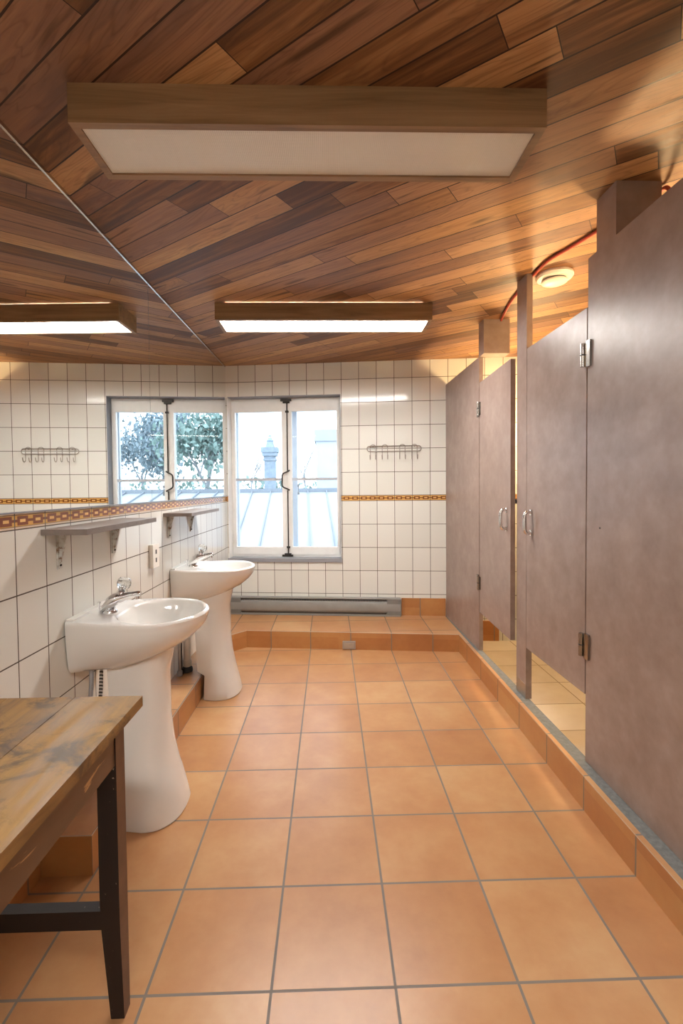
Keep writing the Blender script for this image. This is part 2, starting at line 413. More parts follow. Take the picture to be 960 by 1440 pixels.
def prism(bm, poly, z0, z1, mi_side=0, mi_top=0):
    a = [bm.verts.new((x, y, z0)) for x, y in poly]; b = [bm.verts.new((x, y, z1)) for x, y in poly]
    f = bm.faces.new(b); f.material_index = mi_top
    bm.faces.new(a[::-1])
    for i in range(len(poly)):
        j = (i+1) % len(poly); f = bm.faces.new([a[i], a[j], b[j], b[i]]); f.material_index = mi_side
def loft(bm, rings, cap0=True, cap1=True, closed=True):
    vs = [[bm.verts.new(p) for p in r] for r in rings]
    n = len(vs[0])
    for A, B in zip(vs, vs[1:]):
        for k in range(n if closed else n-1): bm.faces.new([A[k], A[(k+1) % n], B[(k+1) % n], B[k]])
    if cap0: bm.faces.new(vs[0][::-1])
    if cap1: bm.faces.new(vs[-1])
def smooth_pts(pts, sub=6):
    P = [Vector(p) for p in pts]; out = []
    for i in range(len(P)-1):
        p0, p1, p2, p3 = P[max(i-1, 0)], P[i], P[i+1], P[min(i+2, len(P)-1)]
        for k in range(sub):
            t = k/sub
            out.append(0.5*((2*p1) + (p2-p0)*t + (2*p0-5*p1+4*p2-p3)*t*t + (3*p1-p0-3*p2+p3)*t**3))
    out.append(P[-1]); return out
B = bmesh.new
def tag(o, label, cat, group=None, kind=None):
    o['label'] = label; o['category'] = cat
    if group: o['group'] = group
    if kind: o['kind'] = kind
    return o
def thing(name, loc, label, cat, group=None):
    o = bpy.data.objects.new(name, None); COL.objects.link(o); o.location = loc; o.empty_display_size = 0.1
    bpy.context.view_layer.update()
    return tag(o, label, cat, group)
def part(name, bm, mat, parent, **k):
    """a part modelled in world coordinates, hung on its parent"""
    o = finish(name, bm, mat, None, **k)
    o.parent = parent; o.matrix_parent_inverse = parent.matrix_world.inverted()
    return o
def struct(name, bm, mat, label, cat, **k):
    o = finish(name, bm, mat, None, **k); tag(o, label, cat, None, 'structure'); return o

# ------------------------------------------------------------------ the room
CEIL = 2.295; BACK = -4.7; STEP = 0.133; RW = 1.75; SF = -0.07
b = B(); box(b, (-1.1, 1.11), (BACK-0.15, 1.25), (-0.25, 0.0)); struct('floor', b, TERRA, 'square terracotta tiled floor of the washroom', 'floor')
b = B(); box(b, (1.11, RW+0.15), (BACK-0.15, 1.25), (-0.25, SF)); struct('floor_shower', b, SHOWER, 'pale cream tiled floor behind the stall partitions', 'floor')
b = B(); box(b, (-1.1, RW+0.15), (BACK-0.15, 1.3), (CEIL, CEIL+0.12)); struct('ceiling', b, CEDAR, 'varnished cedar plank ceiling laid diagonally', 'ceiling')
# far wall with the window opening (local x along the wall from the left corner)
OX0, OX1, OZ0, OZ1 = 0.012, 1.006, 0.598, 2.026
b = B()
for x, z in (((-0.3, OX0), (-0.25, CEIL)), ((OX1, 2.75), (-0.25, CEIL)), ((OX0, OX1), (-0.25, OZ0)), ((OX0, OX1), (OZ1, CEIL))):
    box(b, x, (0, 0.30), z, FAR, uv=True)
struct('wall_far', b, FAR_TILE, 'white tiled end wall with a brown chain border', 'wall')
b = B(); box(b, (0.0, 5.8), (0, 0.15), (-0.25, CEIL), LEFT, uv=True); struct('wall_left', b, LEFT_TILE, 'white tiled wall behind the sinks with an orange chain border', 'wall')
b = B(); box(b, (-1.1, RW+0.15), (BACK-0.15, BACK), (-0.25, CEIL), uv=True); struct('wall_back', b, PLAIN_TILE, 'white tiled wall opposite the window', 'wall')
b = B(); box(b, (RW, RW+0.15), (BACK, 1.2), (-0.25, CEIL), uv=True); struct('wall_right', b, PLAIN_TILE, 'white tiled wall inside the stalls', 'wall')
# tiled plinth under the window and along the sinks: one L-shaped step with a chamfered inner corner
sx = lambda x: 0.330-0.1172*x
def farY(x): return 0.833-0.1136*x - 0.0005
def leftX(y): return -0.759+0.016*y + 0.0005
b = B()
poly = [(1.105, sx(1.105)), (1.105, farY(1.105)), (-0.744, farY(-0.744)), (leftX(-1.766), -1.766), (-0.612, -1.766), (-0.605, 0.275), (-0.496, sx(-0.496))]
prism(b, poly[::-1], 0.0, STEP)
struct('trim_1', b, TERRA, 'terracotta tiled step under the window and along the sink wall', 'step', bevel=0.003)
b = B()   # low skirting beyond the step's end
box(b, (LS(-1.768), LS(BACK)), (-0.014, 0.0), (0.0, 0.13), LEFT)
struct('baseboard_left', b, TERRA, 'terracotta skirting at the foot of the sink wall', 'skirting')
b = B(); box(b, (1.515, 1.885), (-0.012, 0.0), (STEP, 0.283), FAR); struct('baseboard_far', b, TERRA, 'two orange skirting tiles right of the heater', 'skirting')
b = B(); box(b, (2.165, 2.325), (-0.014, 0.0), (SF, 0.098), FAR); struct('baseboard_stall', b, TERRA, 'orange skirting tile at the foot of the wall inside the far stall', 'skirting')
# curb under the partitions: tiled face, grey cement on top
b = B(); prism(b, [(1.105, BACK), (1.124, BACK), (1.124, 0.72), (1.105, 0.72)], SF, 0.1325, 0, 0); prism(b, [(1.124, BACK), (1.225, BACK), (1.182, -1.6), (1.155, 0.72), (1.124, 0.72)], SF, 0.1322, 1, 1)
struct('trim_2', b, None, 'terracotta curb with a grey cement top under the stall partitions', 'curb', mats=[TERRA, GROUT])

# ------------------------------------------------------------------ window
wd = 0.10
win = thing('window_1', FAR.p(0.5, 0.1, OZ0), 'white double casement window in the tiled end wall', 'window'); win['kind'] = 'structure'
t = 0.005
for xx, zz, mm in (((OX0, OX0+t), (OZ0, OZ1), WHITE_PAINT), ((OX1-t, OX1), (OZ0, OZ1), GREY_PAINT), ((OX0+t, OX1-t), (OZ1-t, OZ1), GREY_PAINT)):
    b = B(); box(b, xx, (-0.001, 0.3), zz, FAR); part('lining', b, mm, win)
b = B(); box(b, (OX0-0.008, OX1+0.004), (-0.012, 0.3), (OZ0-0.012, OZ0+0.02), FAR); part('sill', b, GREY_PAINT, win, bevel=0.003)
# fixed frame
def ring(bm, x0, x1, z0, z1, wl, wr, wbm, wt, y0, y1, fr=FAR):
    box(bm, (x0, x0+wl), (y0, y1), (z0, z1), fr); box(bm, (x1-wr, x1), (y0, y1), (z0, z1), fr)
    box(bm, (x0+wl, x1-wr), (y0, y1), (z0, z0+wbm), fr); box(bm, (x0+wl, x1-wr), (y0, y1), (z1-wt, z1), fr)
FX0, FX1, FZ0, FZ1 = OX0+0.006, OX1-0.006, OZ0+0.02, OZ1-0.006
b = B(); ring(b, FX0, FX1, FZ0, FZ1, 0.018, 0.018, 0.018, 0.022, wd, wd+0.06); part('frame', b, WHITE_PAINT, win, bevel=0.002)
MX = 0.520
def sash(x0, x1, gl, gr, name='sash'):
    z0, z1 = FZ0+0.019, FZ1-0.023
    b = B(); ring(b, x0, x1, z0, z1, gl-x0, x1-gr, 0.705-z0, z1-1.905, wd-0.008, wd+0.034)
    s = part(name, b, WHITE_PAINT, win, bevel=0.003)
    b = B(); box(b, (gl, gr), (wd+0.002, wd+0.026), (1.296, 1.318), FAR); part('muntin', b, MUNTIN, s)
    for za, zb in ((0.705, 1.296), (1.318, 1.905)):
        b = B(); box(b, (gl, gr), (wd+0.012, wd+0.016), (za, zb), FAR); part('pane', b, GLASS, s)
    return s
sash(FX0+0.019, MX-0.001, 0.052, 0.474); sash(MX+0.001, FX1-0.019, 0.562, 0.962)
# storm window outside
b = B(); ring(b, FX0, FX1, FZ0, FZ1, 0.022, 0.022, 0.03, 0.075, 0.215, 0.25)
box(b, (0.49, 0.585), (0.215, 0.25), (FZ0+0.03, FZ1-0.075), FAR)
box(b, (FX0+0.022, 0.49), (0.22, 0.245), (1.296, 1.316), FAR); box(b, (0.585, FX1-0.022), (0.22, 0.245), (1.296, 1.316), FAR)
part('storm_frame', b, STORM_PAINT, win, bevel=0.002)
b = B(); tube(b, [FAR.p(0.598, 0.205, z) for z in (1.18, 1.25)], 0.005, 8); box(b, (0.590, 0.606), (0.205, 0.217), (1.24, 1.262), FAR); box(b, (0.590, 0.606), (0.205, 0.217), (1.168, 1.19), FAR)
part('storm_latch', b, GREY_PIPE, win)
# cremone bolt
b = B(); yb = wd-0.022
tube(b, [FAR.p(MX+0.006, yb, 0.64), FAR.p(MX+0.006, yb, 1.21)], 0.0055, 8); tube(b, [FAR.p(MX+0.006, yb, 1.375), FAR.p(MX+0.006, yb, 2.0)], 0.0055, 8)
box(b, (MX-0.05, MX+0.045), (yb-0.008, wd-0.008), (1.992, 2.012), FAR); box(b, (MX-0.03, MX+0.03), (yb-0.006, wd-0.008), (1.975, 1.992), FAR)
box(b, (MX-0.05, MX+0.045), (yb-0.006, wd-0.008), (0.622, 0.638), FAR); box(b, (MX-0.028, MX+0.03), (yb-0.006, wd-0.008), (0.638, 0.65), FAR)
for z in (0.705, 1.90): box(b, (MX-0.008, MX+0.02), (yb-0.009, wd-0.008), (z-0.008, z+0.008), FAR)
rod = part('cremone_bolt', b, DARK_METAL, win, bevel=0.0015)
b = B(); tube(b, smooth_pts([FAR.p(MX+0.024, yb-0.002, 1.385), FAR.p(MX+0.004, yb-0.012, 1.372), FAR.p(MX-0.034, yb-0.022, 1.350), FAR.p(MX-0.038, yb-0.024, 1.30), FAR.p(MX-0.036, yb-0.022, 1.245), FAR.p(MX+0.002, yb-0.012, 1.222), FAR.p(MX+0.024, yb-0.002, 1.210)], 5), 0.0065, 8)
part('bolt_handle', b, DARK_METAL, rod)
for z in (0.78, 1.80):
    for xx in (FX0+0.012, FX1-0.012):
        b = B(); tube(b, [FAR.p(xx, wd-0.012, z-0.04), FAR.p(xx, wd-0.012, z+0.04)], 0.006, 8); part('hinge', b, WHITE_PAINT, win)

# ------------------------------------------------------------------ mirrors
MZ0, MZ1 = 1.166, 2.282
def mirror(s0, s1, label):
    g = thing('wall_mirror', LEFT.p((s0+s1)/2, -0.003, MZ0), label, 'mirror', 'frameless mirrors over the sinks')
    b = B(); box(b, (s0+0.0018, s1-0.0018), (-0.006, -0.0005), (MZ0, MZ1), LEFT); part('glass', b, MIRROR, g)
    b = B(); box(b, (s0, s1), (-0.010, -0.0005), (MZ1, MZ1+0.0125), LEFT); part('top_channel', b, MIRROR_EDGE, g, bevel=0.0015)
    b = B(); box(b, (s0, s1), (-0.008, -0.0005), (MZ0-0.005, MZ0), LEFT); part('bottom_channel', b, GREY_PAINT, g)
mirror(0.012, LS(-0.778), 'frameless wall mirror next to the window corner, reflecting the window')
mirror(LS(-0.778), LS(-3.1), 'frameless wall mirror nearer the wooden table, reflecting the wire hook rack')

# ------------------------------------------------------------------ ceiling lights
def light_box(x0, x1, y0, y1, on, label, gap):
    z0, zt = 2.192, CEIL-gap
    g = thing('ceiling_light', ((x0+x1)/2, (y0+y1)/2, z0), label, 'ceiling light', 'wooden light boxes on the ceiling')
    t = 0.022
    for nm, xx, yy in (('side_board', (x0, x1), (y0, y0+t)), ('side_board', (x0, x1), (y1-t, y1)), ('end_board', (x0, x0+t), (y0+t, y1-t)), ('end_board', (x1-t, x1), (y0+t, y1-t))):
        b = B(); box(b, xx, yy, (z0, zt)); part(nm, b, FRAME_WOOD, g, bevel=0.002)
    b = B(); box(b, (x0+t, x1-t), (y0+t, y1-t), (z0+0.006, z0+0.011)); part('diffuser', b, DIFF_ON if on else DIFF_OFF, g)
    for k in (0.33, 0.67):
        yy = y0+(y1-y0)*k
        b = B(); tube(b, [(x0+0.06, yy, z0+0.055), (x1-0.06, yy, z0+0.055)], 0.013, 10); part('tube', b, TUBE_M if on else PLASTIC, g, smooth=True)
    for xx in (x0+0.035, x1-0.055):
        b = B(); box(b, (xx, xx+0.02), (y0+t, y1-t), (z0+0.03, CEIL-0.001)); part('lamp_holder', b, PLASTIC, g)
    return g
light_box(-0.521, 0.747, -1.975, -1.745, False, 'long wooden ceiling light box with an unlit panel, nearer of the two', 0.0005)
light_box(-0.489, 0.757, -0.515, -0.28, True, 'long wooden ceiling light box with a glowing panel, closer to the window', 0.006)
light_box(-0.50, 0.76, -3.75, -3.52, True, 'added fill light box on the ceiling behind the camera, unseen', 0.006)  # added for fill light behind the camera, out of view

# ------------------------------------------------------------------ heater
h = thing('baseboard_heater', FAR.p(0.76, -0.035, STEP), 'long grey electric baseboard heater under the window', 'heater')
HX0, HX1 = 0.014, 1.507; hz = STEP+0.002
b = B()   # back plate
box(b, (HX0+0.002, HX1-0.002), (-0.012, -0.0005), (hz, 0.283), FAR); part('back_plate', b, HEATER_CAP, h)
b = B()   # front cover with rolled lips
pr = [(-0.052, 0.165), (-0.060, 0.172), (-0.064, 0.185), (-0.064, 0.236), (-0.060, 0.252), (-0.050, 0.258), (-0.050, 0.254), (-0.057, 0.249), (-0.060, 0.236), (-0.060, 0.185), (-0.057, 0.175), (-0.052, 0.169)]
vs = [[b.verts.new(FAR.p(x, y, z)) for y, z in pr] for x in (HX0+0.002, HX1-0.002)]
for i in range(len(pr)):
    j = (i+1) % len(pr); b.faces.new([vs[0][i], vs[0][j], vs[1][j], vs[1][i]])
b.faces.new(vs[0]); b.faces.new(vs[1][::-1])
part('front_cover', b, HEATER, h, smooth=True)
b = B(); box(b, (HX0+0.12, HX1-0.12), (-0.048, -0.012), (0.19, 0.268), FAR); part('heating_fins', b, FINS, h)
b = B(); box(b, (HX0, HX1), (-0.056, -0.0005), (0.278, 0.286), FAR); part('top_hood', b, HEATER, h, bevel=0.002)
b = B(); box(b, (HX0, HX1), (-0.060, -0.0005), (hz, hz+0.014), FAR); part('bottom_rail', b, HEATER, h, bevel=0.002)
b = B(); box(b, (HX0+0.12, HX1-0.12), (-0.05, -0.012), (hz+0.014, 0.172), FAR); part('inlet_slot', b, PLASTIC_D, h)
for x0, x1 in ((HX0, HX0+0.115), (HX1-0.115, HX1)):
    b = B(); box(b, (x0, x1), (-0.0625, -0.001), (hz+0.014, 0.278), FAR); part('end_cap', b, HEATER_CAP, h, bevel=0.003)

# ------------------------------------------------------------------ hook rack
hk = thing('hook_rack', FAR.p(1.46, 0, 1.50), 'wire coat hook rack with four double hooks on the tiled wall', 'hook rack')
def FX(X): return (X-FO.x)/FU.x
x0, x1 = FX(0.478), FX(0.930); b = B(); rr = 0.0032
pts = []
for cx, cz, a0 in ((x1-0.02, 1.557, 0), (x0+0.02, 1.557, 90), (x0+0.02, 1.553, 180), (x1-0.02, 1.553, 270)):
    for k in range(6):
        a = math.radians(a0+90*k/5); pts.append(FAR.p(cx+0.02*math.cos(a), -0.012, cz+0.02*math.sin(a)))
tube(b, pts, rr, 8, closed=True); part('rail', b, PEWTER, hk, smooth=True)
for x in (FX(0.53), FX(0.875)):
    b = B(); tube(b, [FAR.p(x, -0.014, 1.575), FAR.p(x, 0.0, 1.575)], 0.007, 10); part('mount', b, PEWTER, hk, smooth=True)
for X in (0.528, 0.628, 0.774, 0.874):
    x = FX(X); b = B(); hw = 0.022
    def J(s):
        return [FAR.p(x+s*hw, -0.017, 1.57), FAR.p(x+s*hw, -0.018, 1.50), FAR.p(x+s*hw, -0.022, 1.475), FAR.p(x+s*(hw+0.001), -0.036, 1.464), FAR.p(x+s*(hw+0.002), -0.052, 1.473), FAR.p(x+s*(hw+0.003), -0.058, 1.500)]
    top = [FAR.p(x+hw*math.cos(math.radians(a)), -0.017, 1.572+0.016*math.sin(math.radians(a))) for a in (25, 60, 90, 120, 155)]
    tube(b, smooth_pts(J(1)[::-1] + top + J(-1), 4), rr, 8); part('hook', b, PEWTER, hk, smooth=True)

# ------------------------------------------------------------------ shelves
def shelf(Y0, Y1, depth, zt, brackets, label):
    g = thing('wall_shelf', LEFT.p(LS((Y0+Y1)/2), -depth/2, zt-0.02), label, 'shelf', 'small shelves under the mirrors')
    s0, s1 = LS(Y1), LS(Y0)
    b = B(); box(b, (s0, s1), (-depth, -0.0012), (zt-0.019, zt), LEFT); part('board', b, SHELF, g, bevel=0.003)
    for Yb in brackets:
        s = LS(Yb); b = B(); z = zt-0.0195
        box(b, (s-0.013, s+0.013), (-0.0055, -0.001), (z-0.125, z), LEFT)
        box(b, (s-0.013, s+0.013), (-0.115, -0.0055), (z-0.004, z), LEFT)
        # stamped web between the legs
        vs = [[b.verts.new(LEFT.p(s+dx, y, zz)) for y, zz in ((-0.005, z-0.118), (-0.034, z-0.0045), (-0.005, z-0.0045))] for dx in (-0.004, 0.004)]
        b.faces.new(vs[0]); b.faces.new(vs[1][::-1])
        for i in range(3): b.faces.new([vs[0][i], vs[0][(i+1) % 3], vs[1][(i+1) % 3], vs[1][i]])
        br = part('bracket', b, BRACKET, g)
        b = B(); rot = Matrix.Rotation(math.radians(90), 3, 'Y')
        lathe(b, [(0.004, 0.0), (0.004, 0.004), (0.002, 0.006)], LEFT.p(s, -0.0055, z-0.112), 10, rot=rot); part('screw', b, DARK_METAL, br)
shelf(-1.70, -1.105, 0.150, 1.102, (-1.605, -1.205), 'small grey-brown wall shelf over the near sink')
shelf(-0.616, -0.01, 0.160, 1.096, (-0.535, -0.13), 'small grey-brown wall shelf over the far sink by the window')

# ------------------------------------------------------------------ outlets
o1 = thing('wall_outlet', LEFT.p(LS(-0.782), 0, 0.88), 'white electrical outlet on the tiled wall between the two sinks', 'outlet')
b = B(); box(b, (LS(-0.742), LS(-0.822)), (-0.022, -0.0005), (0.824, 0.943), LEFT); part('cover_plate', b, PLASTIC, o1, bevel=0.004)
for z in (0.862, 0.905):
    b = B(); box(b, (LS(-0.775), LS(-0.789)), (-0.0235, -0.021), (z-0.011, z+0.011), LEFT); part('socket', b, PLASTIC_D, o1)
sfr = Fr((0, 0.330, 0), Vector((1, -0.1172, 0)).normalized(), Vector((0.1172, 1, 0)).normalized())
o2 = thing('floor_outlet', sfr.p(0.294, -0.01, 0.04), 'small grey outlet box on the face of the tiled step', 'outlet')
b = B(); box(b, (0.246, 0.343), (-0.02, -0.0005), (0.010, 0.066), sfr); part('housing', b, GREY_PLASTIC, o2, bevel=0.004)
b = B(); box(b, (0.258, 0.331), (-0.0225, -0.019), (0.02, 0.056), sfr); part('cover', b, STEEL, o2, bevel=0.001)

# ------------------------------------------------------------------ sinks
def outline(D, wb, wm, n=44, dmf=0.60):
    dm = D*dmf; pts = []
    for k in range(n+1):
        t = k/n*2-1; s = -1 if t < 0 else 1; a = abs(t)      # a=1 at the wall, 0 at the front tip
        if a > 0.5:
            d = dm*(1-a)/0.5; ww = wb+(wm-wb)*math.sin(math.pi/2*d/dm)
        else:
            th = a/0.5*math.pi/2; d = dm+(D-dm)*math.cos(th); ww = wm*math.sin(th)
        pts.append((d, s*ww))
    return pts
def make_sink(cx, cyy, label, plumb):
    """cx is the wall face, the basin reaches towards +X"""
    g = thing('pedestal_sink', (cx+0.27, cyy, 0), label, 'sink', 'pedestal sinks along the tiled wall')
    P = lambda d, w, z: Vector((cx+0.002+d, cyy+w, z))
    rings = []
    lv = []
    for k in range(15):
        tt = k/14; q = math.sin(math.pi/2*tt)**0.82
        lv.append((0.574+0.176*tt, 0.19+0.267*q, 0.122+0.031*tt**0.4, 0.095+0.111*q))
    lv += [(0.757, 0.459, 0.153, 0.207), (0.763, 0.455, 0.151, 0.205), (0.766, 0.448, 0.148, 0.200)]
    for z, D, wbk, wm in lv:
        rings.append([P(d, ww, z) for d, ww in outline(D, wbk, wm)])
    top = rings[-1]
    cd, ra, rb = 0.288, 0.156, 0.182
    def bowl(sc, z, sd=0.0):
        r = []
        for p in top:
            a = math.atan2((p.y-cyy)/rb, (p.x-cx-0.002-cd)/ra)
            r.append(P(cd+sd+ra*sc*math.cos(a), rb*sc*math.sin(a), z))
        return r
    rings += [bowl(1.03, 0.7655), bowl(1.0, 0.763), bowl(0.975, 0.756), bowl(0.93, 0.735), bowl(0.86, 0.705), bowl(0.74, 0.672), bowl(0.56, 0.648), bowl(0.32, 0.636), bowl(0.12, 0.632)]
    b = B(); loft(b, rings)
    basin = part('basin', b, CERAMIC, g, smooth=True)
    b = B(); box(b, (cx+0.003, cx+0.030), (cyy-0.146, cyy+0.146), (0.756, 0.773)); part('back_ledge', b, CERAMIC, basin, bevel=0.007, seg=3)
    b = B(); lathe(b, [(0.021, 0.0), (0.022, 0.003), (0.018, 0.004), (0.008, 0.002)], P(cd, 0, 0.634), 20); part('drain', b, CHROME, basin, smooth=True)
    # pedestal
    b = B(); rg = []
    for z, xb, xf, hy in ((0.0, 0.178, 0.366, 0.149), (0.006, 0.176, 0.369, 0.152), (0.05, 0.176, 0.360, 0.145), (0.136, 0.176, 0.340, 0.128), (0.16, 0.135, 0.335, 0.124), (0.25, 0.125, 0.318, 0.107), (0.36, 0.118, 0.308, 0.093), (0.46, 0.112, 0.309, 0.086), (0.53, 0.110, 0.308, 0.086), (0.585, 0.110, 0.318, 0.094), (0.64, 0.110, 0.33, 0.10)):
        r = []; xm = xb+(xf-xb)*0.38
        for k in range(36):
            a = -math.pi/2+math.pi*k/35; e = 0.86
            r.append(P(xm+(xf-xm)*abs(math.cos(a))**e, hy*math.copysign(abs(math.sin(a))**e, math.sin(a)), z))
        for k in range(1, 5): r.append(P(xm+(xb-xm)*min(1, k/4*1.6), hy*(1-0.12*k/4), z))
        for k in range(4, 0, -1): r.append(P(xm+(xb-xm)*min(1, k/4*1.6), -hy*(1-0.12*k/4), z))
        rg.append(r)
    loft(b, rg); part('pedestal', b, CERAMIC, g, smooth=True)
    # faucet
    b = B(); f0 = P(0.098, -0.022, 0.766); fc = cyy-0.022
    F = lambda d, ww, z: Vector((cx+0.002+d, fc+ww, z))
    lathe(b, [(0.027, -0.002), (0.027, 0.004), (0.023, 0.010), (0.020, 0.012)], F(0.098, 0, 0.766), 20)
    secs = []
    for d, z, hw, hh in ((0.070, 0.770, 0.020, 0.006), (0.078, 0.784, 0.026, 0.016), (0.092, 0.797, 0.029, 0.027), (0.110, 0.806, 0.028, 0.030), (0.130, 0.815, 0.023, 0.025), (0.155, 0.824, 0.017, 0.016), (0.180, 0.831, 0.0145, 0.012), (0.205, 0.835, 0.0145, 0.011), (0.215, 0.835, 0.012, 0.009)):
        secs.append([F(d+0.25*hh*math.cos(t_)*0, hw*math.cos(t_), z+hh*math.sin(t_)) for t_ in [2*math.pi*k/16 for k in range(16)]])
    loft(b, secs)
    tube(b, [F(0.200, 0, 0.833), F(0.202, 0, 0.815)], 0.009, 12)
    fa = part('faucet', b, CHROME, g, smooth=True)
    b = B(); rot = Matrix.Rotation(math.radians(18), 3, 'Y')
    lathe(b, [(0.012, -0.008), (0.015, 0.002), (0.023, 0.010), (0.027, 0.022), (0.026, 0.032), (0.020, 0.042), (0.009, 0.045)], F(0.146, 0, 0.853), 8, rot=rot)
    part('knob', b, ACRYLIC, fa)
    b = B(); lathe(b, [(0.014, -0.02), (0.014, 0.004), (0.009, 0.010), (0.006, 0.03)], F(0.140, 0, 0.841), 12, rot=rot); part('knob_stem', b, CHROME, fa, smooth=True)
    b = B(); lathe(b, [(0.003, -0.002), (0.003, 0.03), (0.006, 0.034), (0.006, 0.04)], F(0.058, 0, 0.766), 10); part('stopper_rod', b, CHROME, fa, smooth=True)
    if plumb == 'near':
        b = B(); tube(b, smooth_pts([P(0.075, -0.05, 0.575), P(0.07, -0.055, 0.45), P(0.05, -0.06, 0.30), P(0.012, -0.06, 0.24)], 5), 0.007, 8); part('supply_hose', b, HOSE, g, smooth=True)
        b = B(); tube(b, smooth_pts([P(0.05, -0.075, 0.58), P(0.05, -0.08, 0.50), P(0.04, -0.085, 0.40), P(0.012, -0.09, 0.28)], 5), 0.008, 8); part('supply_pipe', b, GREY_PIPE, g, smooth=True)
    else:
        b = B(); lathe(b, [(0.021, 0.02), (0.021, 0.33), (0.026, 0.332), (0.026, 0.36), (0.021, 0.362), (0.021, 0.42)], P(0.055, -0.04, STEP), 18)
        lathe(b, [(0.024, 0.045), (0.0255, 0.047), (0.0255, 0.075), (0.024, 0.077)], P(0.055, -0.04, STEP), 18); dp = part('drain_pipe', b, PVC, g, smooth=True)
        b = B(); lathe(b, [(0.030, 0.001), (0.032, 0.008), (0.030, 0.026), (0.022, 0.034)], P(0.055, -0.04, STEP), 18); part('rubber_collar', b, RUBBER, dp, smooth=True)
        for dy, m in ((-0.105, GREY_PIPE), (-0.078, RUBBER)):
            b = B(); tube(b, [P(0.03, dy, STEP+0.001), P(0.03, dy, 0.585)], 0.009 if m is GREY_PIPE else 0.007, 10); lathe(b, [(0.015, 0.001), (0.015, 0.03), (0.009, 0.034)], P(0.03, dy, STEP), 14); part('supply_pipe', b, m, g, smooth=True)
    return g
make_sink(-0.7815, -1.435, 'white pedestal sink nearer the wooden table', 'near')
make_sink(-0.765, -0.385, 'white pedestal sink by the window, beyond the near sink', 'far')

# ------------------------------------------------------------------ table
TY1, TX1, TZ = -2.142, -0.292, 0.742
TX0, TY0 = -0.765, -3.15
tb = thing('wooden_table', ((TX0+TX1)/2, (TY0+TY1)/2, 0), 'worn wooden table with black legs in front of the sinks', 'table')
b = B(); nb = 3; wv = (TX1-TX0)/nb
for i in range(nb): box(b, (TX0+wv*i+(0.0008 if i else 0), TX0+wv*(i+1)-0.0008), (TY0, TY1), (TZ-0.024, TZ))
part('table_top', b, TABLE_WOOD, tb, bevel=0.003)
LX1, LY1 = TX1-0.042, TY1-0.010
def leg(xa, xb, ya, yb, ix, iy):
    """square leg tapering on its inner sides below the apron"""
    b = B(); k = 0.013
    r = []
    for z, f in ((0.0, 1.0), (0.22, 0.12), (0.30, 0.0), (TZ-0.0245, 0.0)):
        x0, x1 = (xa, xb-k*f) if ix < 0 else (xa+k*f, xb)
        y0, y1 = (ya, yb-k*f) if iy < 0 else (ya+k*f, yb)
        r.append([Vector(q) for q in ((x0, y0, z), (x1, y0, z), (x1, y1, z), (x0, y1, z))])
    loft(b, r); b.faces.ensure_lookup_table()
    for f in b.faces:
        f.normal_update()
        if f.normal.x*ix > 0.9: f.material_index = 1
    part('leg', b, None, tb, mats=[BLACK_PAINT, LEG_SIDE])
LW_ = 0.044; LX0, LY0 = TX0+0.042, TY0+0.03
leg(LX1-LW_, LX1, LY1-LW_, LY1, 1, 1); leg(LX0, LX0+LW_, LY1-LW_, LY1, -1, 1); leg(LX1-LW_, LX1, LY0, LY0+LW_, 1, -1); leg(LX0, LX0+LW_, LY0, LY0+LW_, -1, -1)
for xx, yy in (((LX1-0.022, LX1-0.003), (LY0+LW_, LY1-LW_)), ((LX0+0.003, LX0+0.022), (LY0+LW_, LY1-LW_)), ((LX0+LW_, LX1-LW_), (LY1-0.022, LY1-0.003)), ((LX0+LW_, LX1-LW_), (LY0+0.003, LY0+0.022))):
    b = B(); box(b, xx, yy, (0.606, TZ-0.0245)); part('apron', b, APRON, tb, bevel=0.001)
for yy in ((LY1-0.036, LY1-0.008), (LY0+0.008, LY0+0.036)):
    b = B(); box(b, (LX0+LW_-0.002, LX1-LW_+0.002), yy, (0.218, 0.262)); part('stretcher', b, BLACK_PAINT, tb, bevel=0.002)

# ------------------------------------------------------------------ stall partitions (local x = -Y)
PB = 0.1335
def slab(bm, x, y, z, fr=PART): box(bm, x, y, z, fr)
pa = thing('partition_panel', PART.p(-0.27, 0.013, PB), 'taupe laminate partition panel against the end wall', 'partition', 'fixed stall panels')
b = B(); slab(b, (-0.695, 0.150), (0, 0.026), (PB, 2.078)); part('panel', b, LAM, pa, bevel=0.0015)
b = B(); slab(b, (0.138, 0.236), (0.002, 0.17), (2.0785, CEIL-0.0005)); part('ceiling_brace', b, LAM, pa, bevel=0.0015)
pb = thing('partition_post', PART.p(0.82, 0.013, PB), 'narrow full-height taupe laminate post between the two stall doors', 'post')
b = B(); slab(b, (0.760, 0.878), (0, 0.030), (PB, CEIL-0.0005)); part('post', b, LAM, pb, bevel=0.0015)
b = B(); slab(b, (0.764, 0.874), (-0.002, 0.032), (PB, PB+0.075)); part('shoe', b, STEEL, pb, bevel=0.001)
pcn = thing('partition_panel', PART.p(2.2, 0.013, PB), 'wide taupe laminate partition panel to the right of both stall doors', 'partition', 'fixed stall panels')
b = B(); slab(b, (1.431, 3.2), (0, 0.026), (PB, 2.105)); part('panel', b, LAM, pcn, bevel=0.0015)
b = B(); slab(b, (1.482, 1.60), (0.002, 0.165), (2.1055, CEIL-0.0005)); part('ceiling_brace', b, LAM, pcn, bevel=0.0015)
b = B(); lathe(b, [(0.003, 0), (0.003, 0.002), (0.001, 0.003)], PART.p(1.52, 0, 1.07), 8, rot=Matrix.Rotation(math.radians(-90), 3, 'Y')); part('screw', b, DARK_METAL, pcn)
# wall closing the stall run behind the camera
b = B(); box(b, (1.19, 1.29), (BACK, -3.2), (0.133, CEIL), uv=True); struct('wall_stall', b, PLAIN_TILE, 'white tiled wall closing the stall run', 'wall')

